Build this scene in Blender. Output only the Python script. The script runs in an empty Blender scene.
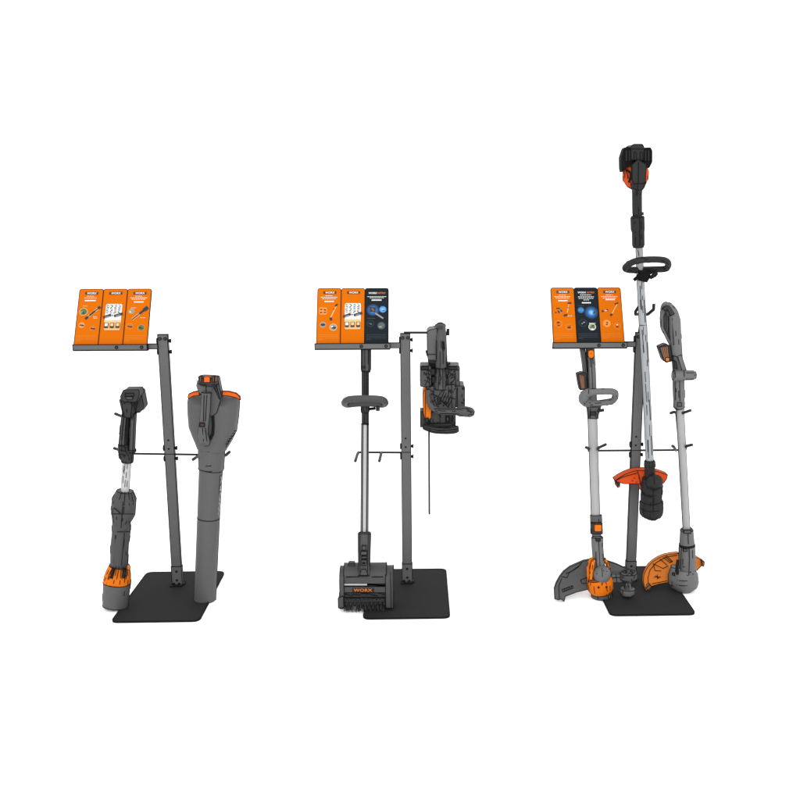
import bpy, bmesh, math, random
from mathutils import Vector, Matrix
random.seed(4)
R = math.radians
sc = bpy.context.scene
col = sc.collection

# ------------------------------------------------------------------ camera
F, CX, CY, PIT, YAW, H = 947.0, 446.0, 400.0, R(11.5), R(1.8), 1.7
cam = bpy.data.cameras.new('camera'); cam.sensor_width = 36; cam.lens = 36 * F / 800
cam.shift_x = 0.5 - CX / 800; cam.clip_start = .05; cam.clip_end = 500
co = bpy.data.objects.new('camera', cam); col.objects.link(co)
co.location = (0, 0, H); co.rotation_euler = (math.pi / 2 - PIT, 0, -YAW)
sc.camera = co

# ------------------------------------------------------------------ world, lamp, exposure
w = bpy.data.worlds.new('World'); sc.world = w; w.use_nodes = True
bg = w.node_tree.nodes['Background']; bg.inputs[0].default_value = (1, 1, 1, 1); bg.inputs[1].default_value = 1.75
def area(name, loc, target, size, watt):
    l = bpy.data.lights.new(name, 'AREA'); l.shape = 'DISK'; l.size = size; l.energy = watt
    o = bpy.data.objects.new(name, l); col.objects.link(o); o.location = loc
    o.rotation_euler = (Vector(target) - Vector(loc)).to_track_quat('-Z', 'Y').to_euler()
area('key_softbox', (.5, -3.2, 4.6), (-.05, 4.1, .8), 2.6, 260)
sc.view_settings.view_transform = 'Standard'; sc.view_settings.look = 'None'
sc.view_settings.exposure = 0; sc.view_settings.gamma = 1

# ------------------------------------------------------------------ pixel <-> world
FW = Vector((math.sin(YAW) * math.cos(PIT), math.cos(YAW) * math.cos(PIT), -math.sin(PIT)))
RT = Vector((math.cos(YAW), -math.sin(YAW), 0)); UP = RT.cross(FW); CAM = Vector((0, 0, H))
def P(x, y, Y):
    d = FW * F + RT * (x - CX) - UP * (y - CY)
    return CAM + d * (Y / d.y)
def S(x, y, Y):
    return (P(x, y, Y) - CAM).dot(FW) / F          # metres per pixel there

# ------------------------------------------------------------------ materials
def lin(v): v /= 255; return v / 12.92 if v <= .04045 else ((v + .055) / 1.055) ** 2.4
MATS = {}
def mat(name, rgb, rough=.55, spec=.2, metal=0, E=1.8, noise=.05, scale=60, raw=False):
    m = bpy.data.materials.new(name); m.use_nodes = True; nt = m.node_tree
    b = nt.nodes['Principled BSDF']
    c = [x if raw else min(.95, lin(x) / E) for x in rgb]
    tc = nt.nodes.new('ShaderNodeTexCoord'); nz = nt.nodes.new('ShaderNodeTexNoise')
    nz.inputs['Scale'].default_value = scale; nz.inputs['Detail'].default_value = 3
    mx = nt.nodes.new('ShaderNodeMix'); mx.data_type = 'RGBA'
    mx.inputs[6].default_value = [x * (1 - noise) for x in c] + [1]
    mx.inputs[7].default_value = [min(1, x * (1 + noise)) for x in c] + [1]
    nt.links.new(tc.outputs['Object'], nz.inputs['Vector'])
    nt.links.new(nz.outputs['Fac'], mx.inputs[0]); nt.links.new(mx.outputs[2], b.inputs['Base Color'])
    b.inputs['Roughness'].default_value = rough; b.inputs['Specular IOR Level'].default_value = spec
    b.inputs['Metallic'].default_value = metal
    MATS[name] = m; return m
g = lambda v: (v, v, v)
mat('floor_white', (.96, .96, .96), 1, 0, raw=True, noise=0)
mat('ink', (.006, .006, .006), .8, .05, raw=True, noise=0)
mat('steel', g(105)); mat('steel_dark', g(62)); mat('base', g(49), .8, .04); mat('bolt', g(42), .6, .1)
mat('char', g(76)); mat('char_light', g(94)); mat('char_deep', g(50)); mat('black', g(38), .5, .15)
mat('blower', g(93)); mat('brush', g(75)); mat('saw', g(78)); mat('saw_deep', g(54))
mat('grey', g(112)); mat('grey_deep', g(86)); mat('jet', g(46), .6, .1); mat('jet_deep', g(26), .7, .04)
mat('shaft', g(190), .45, .2); mat('shaft_grey', g(176), .5, .2); mat('shaft_pale', g(205), .4, .3); mat('shaft_worn', (166, 169, 172), .4, .3)
mat('orange', (236, 120, 14), .6, .1); mat('orange_hot', (240, 104, 30), .6, .1); mat('orange_red', (224, 84, 30), .7, .06); mat('orange_deep', (222, 122, 22))
mat('rust', (150, 98, 66)); mat('red', (170, 30, 24))
mat('card_orange', (239, 120, 4), .7, .04, E=2.05, noise=0); mat('card_navy', (34, 43, 50), .6, .04, E=2.1, noise=0)
mat('print_white', (.55, .545, .54), .6, .1, raw=True, noise=0); mat('print_dark', g(52)); mat('print_grey', g(150))
mat('print_pale', (250, 205, 145), noise=.02); mat('print_faint', (248, 152, 62), noise=.02); mat('print_faint_navy', (84, 92, 98))
mat('print_brown', (110, 52, 10)); mat('print_green', (96, 120, 64)); mat('print_mint', (150, 165, 130)); mat('print_teal', (50, 68, 82))
for i, c in enumerate([(30, 58, 92), (28, 84, 142), (36, 112, 190), (84, 158, 222), (150, 200, 238)]): mat('glow%d' % i, c)

# ------------------------------------------------------------------ mesh builder
class MB:
    def __init__(s, ink=.36):
        s.bm = bmesh.new(); s.ki = s.bm.faces.layers.int.new('kind'); s.ms = []; s.ink = ink; s.seams = []
    def mi(s, m):
        if m not in s.ms: s.ms.append(m)
        return s.ms.index(m)
    def face(s, vs, m, kind):
        try: f = s.bm.faces.new(vs)
        except ValueError: return
        f.material_index = s.mi(m); f[s.ki] = kind; f.smooth = True; return f
    def rings(s, rings, m, ink=1, closed=False, caps=True):
        n = len(rings[0]); V = [[s.bm.verts.new(p) for p in r] for r in rings]; fs = []
        for i in range(len(V) if closed else len(V) - 1):
            a, b = V[i], V[(i + 1) % len(V)]
            for k in range(n): fs.append(s.face((a[k], a[(k + 1) % n], b[(k + 1) % n], b[k]), m, ink))
        if caps and not closed: fs += [s.face(V[0], m, ink), s.face(V[-1], m, ink)]
        bmesh.ops.recalc_face_normals(s.bm, faces=[f for f in fs if f])
    def quad(s, pts, m):
        s.face([s.bm.verts.new(p) for p in pts], m, 0)
    def prism(s, pts, ext, m, ink=1):
        s.rings([pts, [p + ext for p in pts]], m, ink)
    def box(s, a, b, m, ink=1):
        x0, y0, z0 = a; x1, y1, z1 = b
        s.prism([Vector((x0, y0, z0)), Vector((x1, y0, z0)), Vector((x1, y0, z1)), Vector((x0, y0, z1))], Vector((0, y1 - y0, 0)), m, ink)
    def tube(s, path, r, m, n=8, ink=1, closed=False, flat=1.0, seam=False, rr=None):
        path = [Vector(p) for p in path]; rs = r if isinstance(r, (list, tuple)) else [r] * len(path)
        out = []; L = len(path); ref = None
        for i, p in enumerate(path):
            a = path[(i - 1) % L] if (closed or i) else path[0]; b = path[(i + 1) % L] if (closed or i < L - 1) else path[-1]
            t = (b - a).normalized()
            if ref is None:
                ref = Vector((1, 0, 0)) if abs(t.x) < .8 else Vector((0, 0, 1))
            ref = (ref - t * ref.dot(t)).normalized(); q = t.cross(ref)
            out.append([p + ref * rs[i] * math.cos(2 * math.pi * k / n) + q * rs[i] * flat * math.sin(2 * math.pi * k / n) for k in range(n)])
        s.rings(out, m, ink, closed)
        if rr:
            i = 0
            while i < L - 1:
                if rr.random() < .75:
                    k = rr.randrange(n)
                    for j in range(i, min(L - 1, i + rr.choice((1, 1, 2)))): s.seams.append((out[j][k], out[j + 1][k]))
                i += rr.choice((0, 1)) if rr.random() < .5 else 1
        if seam:
            for k in (0, n // 2):
                for i in range(L - 1): s.seams.append((out[i][k], out[i + 1][k]))
    def line(s, pts):
        for a, b in zip(pts, pts[1:]): s.seams.append((Vector(a), Vector(b)))
    def build(s, name, parent, label=None):
        root = parent
        while root and root.parent: root = root.parent
        org = Vector(root.location) if root else Vector()
        bm = s.bm; bm.normal_update(); segs = list(s.seams)
        for e in bm.edges:
            if len(e.link_faces) == 2 and all(f[s.ki] for f in e.link_faces):
                if e.calc_face_angle(0) > R(34): segs.append((e.verts[0].co.copy(), e.verts[1].co.copy()))
        r = s.ink * .0052
        if s.ink:
            im = 'ink'
            for a, b in segs:
                d = b - a
                if d.length < 1e-5: continue
                d.normalize(); x = d.orthogonal().normalized(); y = d.cross(x); q = []
                for p in (a - d * r * .5, b + d * r * .5):
                    q.append([bm.verts.new(p + (x * sx + y * sy) * r) for sx, sy in ((1, 0), (0, 1), (-1, 0), (0, -1))])
                for k in range(4): s.face((q[0][k], q[1][k], q[1][(k + 1) % 4], q[0][(k + 1) % 4]), im, 0)
                s.face(q[0][::-1], im, 0); s.face(q[1], im, 0)
        for v in bm.verts: v.co -= org
        me = bpy.data.meshes.new(name); bm.to_mesh(me); bm.free()
        for m in s.ms: me.materials.append(MATS[m])
        me.set_sharp_from_angle(angle=R(36))
        o = bpy.data.objects.new(name, me); col.objects.link(o); o.parent = parent
        if label: o['label'] = label
        return o

def thing(name, label, cat, loc, group=None):
    o = bpy.data.objects.new(name, None); col.objects.link(o); o.location = loc; o.empty_display_size = .05
    o['label'] = label; o['category'] = cat
    if group: o['group'] = group
    return o

def rnd(pts, r, n=4):
    "round the corners of a 2-D polygon"
    out = []; L = len(pts)
    for i in range(L):
        p = Vector(pts[i]); a = Vector(pts[i - 1]) - p; b = Vector(pts[(i + 1) % L]) - p
        k = min(r, a.length * .45, b.length * .45); a = p + a.normalized() * k; b = p + b.normalized() * k
        for j in range(n + 1):
            t = j / n; out.append(tuple(a * (1 - t) ** 2 + p * 2 * t * (1 - t) + b * t * t))
    return out
def rect(x0, y0, x1, y1, r=0):
    p = [(x0, y0), (x1, y0), (x1, y1), (x0, y1)]
    return rnd(p, r) if r else p

class T:
    "tool drawn at a real distance Y: pixel outlines there give its true size"
    def __init__(s, Y, lean=0, yref=0, dash=0): s.Y, s.lean, s.yref, s.dash, s.rr = Y, lean, yref, dash, random.Random(5)   # lean: metres back per pixel above yref
    def p(s, x, y, dy=0): return P(x, y, s.Y + dy + s.lean * max(0, s.yref - y))
    def loft(s, mb, secs, m, n=14, e=2.0, ink=1, seam=True, front=False):
        "secs: (x, y, half width px, half depth px, dy metres), top to bottom"
        c = [s.p(q[0], q[1], q[4] if len(q) > 4 else 0) for q in secs]; rings = []
        for i, q in enumerate(secs):
            t = (c[min(i + 1, len(c) - 1)] - c[max(i - 1, 0)]).normalized()
            X = Vector((1, 0, 0)); X = (X - t * X.dot(t)).normalized(); Yv = t.cross(X)
            if Yv.y > 0: Yv = -Yv
            k = S(q[0], q[1], s.Y); ring = []
            for j in range(n):
                a = 2 * math.pi * j / n; ca, sa = math.cos(a), math.sin(a)
                ring.append(c[i] + X * k * q[2] * math.copysign(abs(ca) ** (2 / e), ca) + Yv * k * q[3] * math.copysign(abs(sa) ** (2 / e), sa))
            rings.append(ring)
        mb.rings(rings, m, ink)
        if ink and s.dash:
            for a, b in zip(rings, rings[1:]):
                for j in range(n):
                    L = (b[j] - a[j]).length
                    if L < .006 or s.rr.random() > s.dash: continue
                    u = s.rr.uniform(0, .6); v = min(1, u + s.rr.uniform(.012, .05) / L)
                    if v > u: mb.seams.append((a[j].lerp(b[j], u), a[j].lerp(b[j], v)))
        js = ([0, n // 2] if seam else []) + ([n // 4] if front and n % 4 == 0 else [])
        for j in js:
            for a, b in zip(rings, rings[1:]): mb.seams.append((a[j], b[j]))
    def poly(s, mb, pts, dyf, depth, m, tilt=0, yref=0, ink=1):
        q = [s.p(x, y, dyf + tilt * (yref - y)) for x, y in pts]
        mb.prism(q, Vector((0, depth, 0)), m, ink)
    def tube(s, mb, pts, rpx, m, n=8, closed=False, seam=False, ink=1, flat=1.0, dash=None):
        k = S(pts[0][0], pts[0][1], s.Y)
        rs = [r * k for r in rpx] if isinstance(rpx, (list, tuple)) else rpx * k
        mb.tube([s.p(*q) for q in pts], rs, m, n, ink, closed, flat, seam, s.rr if s.dash and n >= 10 else None)
    def marks(s, mb, x0, x1, y0, y1, dy, n):
        "short moulded grooves scattered over a face"
        for _ in range(n):
            x, y = s.rr.uniform(x0, x1), s.rr.uniform(y0, y1); a = s.rr.choice((0, 1.57, 1.57, .7, -.7, 2.2)) + s.rr.uniform(-.15, .15); L = s.rr.uniform(.8, 3.2)
            xe, ye = min(max(x + L * math.cos(a), x0), x1), min(max(y + L * math.sin(a), y0), y1)
            mb.line([s.p(x, y, dy), s.p(xe, ye, dy)])
    def ell(s, mb, x, y, rx, ry, rd, m, dy=0, ink=0, n=14, k=7):
        "ellipsoid"
        q = []
        for i in range(k + 1):
            a = math.pi * (.04 + .92 * i / k); q.append((x, y - ry * math.cos(a), rx * math.sin(a), rd * math.sin(a), dy))
        s.loft(mb, q, m, n, 2, ink)
def curve(pts, n=4, closed=False):
    "Catmull-Rom through the points"
    L = len(pts); out = []
    for i in range(L if closed else L - 1):
        q = [pts[(i + d) % L] if closed else pts[min(max(i + d, 0), L - 1)] for d in (-1, 0, 1, 2)]
        q = [tuple(list(p) + [0] * (3 - len(p))) for p in q]
        for j in range(n):
            t = j / n
            out.append(tuple(.5 * (2 * b + (c - a) * t + (2 * a - 5 * b + 4 * c - d) * t * t + (3 * b - a - 3 * c + d) * t ** 3) for a, b, c, d in zip(*q)))
    if not closed: out.append(tuple(list(pts[-1]) + [0] * (3 - len(pts[-1]))))
    return out

def letters(txt):
    "outline letters as (verts, faces) scaled to the unit square"
    cu = bpy.data.curves.new('lettering', 'FONT'); cu.body = txt; cu.offset = .022; cu.resolution_u = 3; cu.space_character = 1.05
    o = bpy.data.objects.new('lettering', cu); col.objects.link(o)
    me = bpy.data.meshes.new_from_object(o.evaluated_get(bpy.context.evaluated_depsgraph_get()))
    vs = [v.co.copy() for v in me.vertices]; fs = [list(p.vertices) for p in me.polygons]
    bpy.data.objects.remove(o); bpy.data.meshes.remove(me); bpy.data.curves.remove(cu)
    x0 = min(v.x for v in vs); x1 = max(v.x for v in vs); y0 = min(v.y for v in vs); y1 = max(v.y for v in vs)
    return [((v.x - x0) / (x1 - x0), (v.y - y0) / (y1 - y0)) for v in vs], fs
def add_letters(mb, txt, f, m):
    "f maps (u right, v up) of the unit square to a point"
    vs, fs = letters(txt); V = [mb.bm.verts.new(f(*v)) for v in vs]
    for q in fs: mb.face([V[i] for i in q], m, 0)

# ------------------------------------------------------------------ floor
mb = MB(0); mb.quad([Vector((-60, -60, 0)), Vector((60, -60, 0)), Vector((60, 60, 0)), Vector((-60, 60, 0))], 'floor_white')
fl = mb.build('floor', None); fl['kind'] = 'structure'

# ------------------------------------------------------------------ display stands
YS = 4.13
STAND = [-1.099, -.049, .986]
def cyl_y(mb, x, y0, y1, z, r, m, n=8): mb.tube([(x, y0, z), (x, y1, z)], r, m, n)
def cyl_x(mb, x0, x1, y, z, r, m, n=8): mb.tube([(x0, y, z), (x1, y, z)], r, m, n)
def stand(i, label, rail, prongs, extra=None):
    X = STAND[i]; t = thing('display_stand', label, 'display stand', (X, YS, 0), 'display stands standing in a row')
    dx = .012 if i == 2 else 0
    mb = MB(); pts = rnd([(X - .183 + dx, YS - .402), (X + .183 + dx, YS - .402), (X + .183 + dx, YS + .145), (X - .183 + dx, YS + .145)], .032, 5)
    mb.prism([Vector((x, y, .001)) for x, y in pts], Vector((0, 0, .006)), 'base'); mb.build('base_plate', t)
    mb = MB(); mb.box((X - .0212, YS - .021, .007), (X + .0212, YS - .004, 1.16), 'steel'); mb.line([(X - .0212, YS - .0213, .626), (X + .0212, YS - .0213, .626)])
    for z in (.69, .65): cyl_y(mb, X - .002, YS - .0222, YS - .02, z, .0025, 'bolt', 6)
    cp = mb.build('post', t)
    mb = MB(); mb.box((X - .0232, YS - .0235, .0072), (X + .0232, YS - .0015, .098), 'steel')
    mb.box((X - .028, YS - .04, .0072), (X + .024, YS - .0237, .011), 'char_deep'); mb.box((X + .0234, YS - .022, .0072), (X + .03, YS + .012, .011), 'char_deep')
    fb = mb.build('foot_bracket', t)
    for z in (.033, .075):
        mb = MB(.2); cyl_y(mb, X, YS - .026, YS - .0236, z, .0045, 'bolt', 6); mb.build('bolt', fb)
    for s in (-.012, .012):
        mb = MB(.25); cyl_y(mb, X - .003 + s, YS - .03, YS - .0236, .016, .005, 'bolt', 6); mb.build('bolt', fb)
    # top clamp, side plates and knobs
    for s in (-.011, .011):
        mb = MB(.3); cyl_y(mb, X + s, YS - .025, YS - .0213, 1.142, .006, 'steel_dark', 8); mb.build('bolt', cp)
    for z in (1.132, 1.084, .652, .604):
        mb = MB(.3); cyl_x(mb, X + .0215, X + .028, YS - .012, z, .005, 'bolt', 8); cyl_x(mb, X + .028, X + .032, YS - .012, z, .0078, 'bolt', 8); mb.build('knob', t)
        mb = MB(.3); cyl_x(mb, X - .0265, X - .0215, YS - .012, z, .0125, 'bolt', 8); mb.build('bolt', t)
    # shelf arm and tray holding the cards
    mb = MB(); mb.box((X - .12, YS - .0285, 1.098), (X - .0215, YS - .0215, 1.121), 'steel'); mb.build('shelf_arm', t)
    mb = MB(); x0, x1 = X - (.376 if i == 0 else .391), X - (.06 if i == 0 else .066)
    mb.box((x0, YS - .053, 1.098), (x1, YS - .049, 1.122), 'steel'); mb.box((x0, YS - .0488, 1.095), (x1, YS - .033, 1.099), 'steel')
    mb.box((x0 + .002, YS - .0328, 1.095), (x1 - .002, YS - .029, 1.117), 'steel')
    tr = mb.build('tray', t)
    for x in (X - .19, X - .083):
        mb = MB(.35); cyl_y(mb, x, YS - .055, YS - .0532, 1.11, .0058, 'steel_dark', 10); mb.build('bolt', tr)
    # rail with prongs that carry the tools
    for q in rail:
        mb = MB(.12); mb.tube([tuple(P(a, b, 4.12)) for a, b in q], .0042, 'char_deep', 8); mb.build('rail', t)
    for q in prongs:
        mb = MB(.12); mb.tube([tuple(P(*a)) for a in q], .0058, 'char_deep', 8); mb.build('prong', t)
    if extra:
        for name, q, r in extra:
            mb = MB(.15); mb.tube([tuple(P(*a)) for a in q], r, 'char_deep', 8); mb.build(name, t)
    return t
stand(0, 'grey steel stand holding a leaf blower and a black pole tool', [[(121, 453.5), (227, 455)]],
      [[(123, 454, 4.1), (119.5, 450, 4.0), (114.4, 448.3, 3.93)], [(127, 454, 4.1), (124.5, 417, 4.1), (121, 416, 3.99), (115.4, 413.8, 3.93)],
       [(201, 455, 4.1), (198, 456, 4.02), (193, 459.6, 3.92)], [(225, 455, 4.1), (225.5, 455.5, 4.0), (229.5, 452, 3.95)]])
stand(1, 'grey steel stand holding a rotary power brush and a hanging chainsaw', [[(357.5, 452.3), (409, 452.6)]],
      [[(358.5, 452.4, 4.1), (357.5, 454, 4.06), (355.3, 461, 3.92)], [(381.5, 452.4, 4.1), (381, 454, 4.06), (379.4, 461, 3.92)]],
      [('upper_rail', [(404, 332.6, 4.118), (448, 332.6, 4.1)], .0045), ('end_stop', [(448, 329, 4.1), (448, 335.2, 4.1)], .0062)])
stand(2, 'grey steel stand holding three string trimmers side by side', [[(588, 450.7), (686, 450)]],
      [[(590, 450.5, 4.1), (587, 447.5, 3.95), (586, 447.5, 3.93)], [(597, 450.5, 4.1), (599, 447.5, 3.94), (605.8, 444.4, 3.9)],
       [(676, 450.3, 4.1), (673.5, 446.5, 3.98), (672.5, 446, 3.96)], [(685, 450, 4.1), (686.5, 446, 3.97), (692, 444.8, 3.93)],
       [(680, 450.3, 4.1), (676.5, 413, 4.1), (674, 412, 3.98), (670.8, 413, 3.95)], [(681, 413, 4.1), (683, 413, 3.98), (690.6, 410.3, 3.94)]],
      [('upper_rail', [(639, 336, 4.12), (642.6, 313.6, 4.12)], .0075), ('prong', [(643, 314.2, 4.12), (635.4, 314.2, 4.04), (635.6, 311.4, 4.02), (640, 305, 4.0)], .006),
       ('prong', [(643, 314.6, 4.12), (648, 314.2, 4.02), (653.6, 309.4, 3.98), (653.8, 304.4, 3.97)], .0062)])

# ------------------------------------------------------------------ printed cards
EL = R(61); UPV = Vector((0, math.cos(EL), math.sin(EL))); NV = Vector((0, -math.sin(EL), math.cos(EL))); CL, CW = .282, .1035
BAD = '«badge»'
def card(i, k, label, kind, items):
    X = STAND[i] - (.378 if i == 0 else .3865) + k * .1048; org = Vector((X, YS - .0435, 1.1015))
    t = thing('information_card', label, 'information card', org, 'printed cards in the trays of the stands')
    base = 'card_orange' if kind == 'o' else 'card_navy'
    def at(u, v, h=0): return org + Vector((u * CW, 0, 0)) + UPV * (.021 + (1 - v) * .261) + NV * (.0002 + .00035 * h)
    mb = MB(.3); pts = rnd([(0, 0), (CW, 0), (CW, CL), (0, CL)], .011, 4)
    mb.prism([org + Vector((x, 0, 0)) + UPV * y for x, y in pts], -NV * .005, base); mb.build('panel', t)
    def poly(mb, p, m, h): mb.quad([at(u, v, h) for u, v in p], m)
    def disc(mb, u, v, r, m, h, squash=1): poly(mb, [(u + r * math.cos(a * math.pi / 12), v + r * squash * CW / .261 * math.sin(a * math.pi / 12)) for a in range(24)], m, h)
    # badge
    b = MB(0)
    if kind == 'o':
        poly(b, rnd(rect(.24, .052, .80, .106), .03), 'print_brown', 1); bo = b.build('logo_badge', t)
        b = MB(0); add_letters(b, 'WORX', lambda u, v: at(.32 + .40 * u + .012 * v, .097 - .036 * v, 2), 'print_white'); b.build('logo_text', bo)
    else:
        add_letters(b, 'WORX', lambda u, v: at(.14 + .36 * u + .012 * v, .106 - .034 * v, 1), 'print_white')
        add_letters(b, 'NITRO', lambda u, v: at(.53 + .33 * u + .012 * v, .106 - .034 * v, 1), 'orange_deep'); b.build('logo_text', t)
    rr = random.Random(i * 10 + k)
    for it in items:
        if it[0] == 'text':                      # words too small to read: word-long dashes
            _, u0, u1, v, h, m = it; u = u0; word = h > .025; h *= .62 if word else .6; txt = MB(0); u0 += .02; u1 -= .02
            while u < u1 - .01:
                L = min(u1 - u, rr.uniform(.05, .10)); sl = h * .25
                poly(txt, [(u + sl, v - h / 2), (u + L + sl, v - h / 2), (u + L, v + h / 2), (u, v + h / 2)], m, 1); u += L + (.008 if word else .018)
            txt.build('text_line', t)
    for it in items:
        if it[0] == 'photo':                     # round photo: (u, v, r, rim, blobs)
            _, u, v, r, rim, fill, blob = it; q = MB(0)
            disc(q, u, v, r, rim, 1); disc(q, u, v, r * .88, fill, 2)
            for du, dv, rad, m in blob: disc(q, u + du, v + dv, rad, m, 3, .55)
            q.build('photo', t)
        elif it[0] == 'shape':
            q = MB(0)
            for j, (p, m) in enumerate(it[2]): poly(q, p, m, it[1] + j * .5)
            q.build('picture', t)
        elif it[0] == 'glow':
            q = MB(0)
            for j in range(5): disc(q, it[1], it[2], it[3] * (1 - j * .19), 'glow%d' % j, 1 + j * .5)
            if len(it) > 4:
                for j, (p, m) in enumerate(it[4]): poly(q, p, m, 4 + j * .5)
            q.build('picture', t)
    return t
def stroke(u0, v0, u1, v1, w):
    du, dv = u1 - u0, (v1 - v0) * .261 / CW; L = math.hypot(du, dv); nx, ny = -dv / L * w, du / L * w * CW / .261
    return [(u0 + nx, v0 + ny), (u1 + nx, v1 + ny), (u1 - nx, v1 - ny), (u0 - nx, v0 - ny)]
FINE = [('text', .08, .92, .845, .008, 'print_faint'), ('text', .08, .9, .875, .008, 'print_faint'), ('text', .08, .92, .905, .008, 'print_faint'), ('text', .08, .3, .93, .010, 'print_faint')]
FINEN = [(a, b, c, d, h, 'print_faint_navy') for a, b, c, d, h, m in FINE]
HEAD = [('text', .34, .66, .132, .012, 'print_white'), ('text', .24, .76, .165, .015, 'print_white'), ('text', .26, .74, .212, .034, 'print_white')]
HEAD4 = [('text', .34, .66, .135, .013, 'print_white'), ('text', .14, .86, .165, .016, 'print_white'), ('text', .2, .8, .192, .014, 'print_white'), ('text', .3, .72, .240, .032, 'print_white')]
def battery_panel():
    s = [(rnd(rect(.16, .275, .84, .745), .05), 'print_white'), (rnd(rect(.16, .565, .84, .745), .05), 'print_pale')]
    rr = random.Random(3)
    for a in range(5):
        for b in range(4):
            u, v = .24 + b * .165, .30 + a * .034; d = rr.uniform(-.02, .02)
            s.append((stroke(u - .05, v + d, u + .05, v - d, .016), 'print_dark' if rr.random() < .7 else 'print_grey'))
    s += [(stroke(.10, .525, .42, .475, .055), 'print_dark'), (stroke(.55, .50, .90, .455, .055), 'print_dark'), (stroke(.17, .525, .34, .498, .02), 'print_grey'), (stroke(.62, .50, .8, .475, .02), 'print_grey'), (stroke(.46, .49, .5, .485, .03), 'print_dark')]
    for u in (.26, .5, .74): s += [(rect(u - .085, .62, u + .085, .715), 'print_brown'), (rect(u - .06, .63, u + .06, .69), 'print_white' if u < .4 else 'print_pale'), (rect(u - .06, .682, u + .06, .71), 'print_dark')]
    return [('shape', 1, s), ('text', .2, .8, .585, .01, 'print_faint')]
def tool_shape(u0, v0, u1, v1, *heads):
    s = [(stroke(u0, v0, u1, v1, .05), 'print_pale'), (stroke(u0, v0, u1, v1, .028), 'print_dark')]
    for a, b, w in heads: s.append((stroke(u0 + (u1 - u0) * a, v0 + (v1 - v0) * a, u0 + (u1 - u0) * b, v0 + (v1 - v0) * b, w), 'print_dark'))
    return ('shape', 1, s)
GREEN = [(-.03, .01, .1, 'print_mint'), (.04, -.012, .07, 'print_green'), (0, .018, .07, 'print_dark')]
DARKB = [(-.05, .0, .05, 'print_dark'), (.05, .008, .06, 'print_dark'), (.01, -.015, .04, 'print_grey')]
# left stand
card(0, 0, 'orange card with a slim diagonal pole and green photo, leftmost card on the blower stand', 'o', HEAD + FINE + [
    ('photo', .26, .415, .17, 'print_pale', 'print_green', GREEN), tool_shape(.36, .545, .94, .325, (0, .18, .055), (.3, .65, .04), (.85, 1, .06)),
    ('text', .68, .86, .505, .012, 'print_white'), ('text', .7, .88, .53, .012, 'print_white'), ('text', .2, .42, .31, .009, 'print_white'),
    ('photo', .24, .655, .12, 'print_pale', 'print_faint', DARKB), ('photo', .72, .715, .12, 'print_faint', 'card_orange', DARKB)])
card(0, 1, 'orange card with a white battery chart, middle card above the black pole tool', 'o', battery_panel())
card(0, 2, 'orange card with one dark diagonal blower picture, rightmost on the blower stand', 'o', HEAD4 + FINE + [
    ('photo', .24, .41, .13, 'print_faint', 'print_mint', [(.02, 0, .07, 'print_grey'), (-.04, .01, .05, 'print_white')]),
    tool_shape(.3, .555, .92, .33, (.45, .8, .05), (.72, .98, .085)), ('text', .2, .44, .345, .010, 'print_white'), ('text', .62, .86, .525, .010, 'print_white'),
    ('photo', .22, .68, .14, 'print_faint', 'card_orange', DARKB), ('photo', .7, .705, .15, 'print_faint', 'print_green', [(0, 0, .09, 'print_dark'), (.04, -.01, .05, 'print_mint')])])
# middle stand
card(1, 0, 'orange card with brush tool picture and small photos, leftmost above the power brush', 'o', HEAD4 + FINE + [
    ('shape', 1, [(rnd(rect(.08, .35, .42, .48), .04), 'print_faint'), (stroke(.12, .39, .22, .385, .025), 'print_dark'), (stroke(.28, .39, .38, .4, .03), 'print_brown'), (stroke(.12, .445, .22, .44, .025), 'print_dark'), (stroke(.28, .445, .38, .44, .025), 'print_brown')]),
    ('shape', 1, [(stroke(.55, .56, .84, .3, .018), 'print_pale'), (stroke(.76, .33, .86, .29, .04), 'print_dark'), (stroke(.68, .385, .74, .38, .02), 'print_dark'), (stroke(.54, .565, .64, .555, .07), 'print_dark')]),
    ('photo', .26, .665, .14, 'print_faint', 'print_grey', [(0, 0, .1, 'print_dark')]), ('photo', .7, .71, .16, 'print_pale', 'print_grey', [(.03, .01, .09, 'print_dark'), (-.05, -.01, .05, 'print_white')])])
card(1, 1, 'orange card with a white battery chart, between an orange and a navy card', 'o', battery_panel())
card(1, 2, 'navy card with a glowing chainsaw picture, beside the post with the chainsaw', 'n', [
    ('text', .1, .92, .155, .015, 'print_white'), ('text', .2, .82, .178, .015, 'print_white'), ('text', .28, .72, .218, .036, 'print_white')] + FINEN + [
    ('glow', .34, .40, .27, [(stroke(.2, .39, .46, .40, .11), 'print_dark'), (stroke(.44, .46, .78, .555, .035), 'print_grey'), (stroke(.3, .37, .38, .42, .03), 'rust')]),
    ('photo', .76, .39, .16, 'glow1', 'glow3', [(0, 0, .08, 'glow4'), (.03, .015, .05, 'print_teal')]), ('text', .66, .86, .33, .010, 'print_faint_navy'), ('text', .08, .46, .55, .012, 'print_faint_navy'),
    ('photo', .24, .645, .15, 'print_teal', 'card_navy', [(-.02, 0, .07, 'print_teal'), (.02, .01, .04, 'print_grey')]), ('photo', .7, .685, .17, 'print_teal', 'print_faint_navy', [(-.04, .02, .07, 'print_grey'), (.05, -.01, .05, 'print_green')])])
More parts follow.
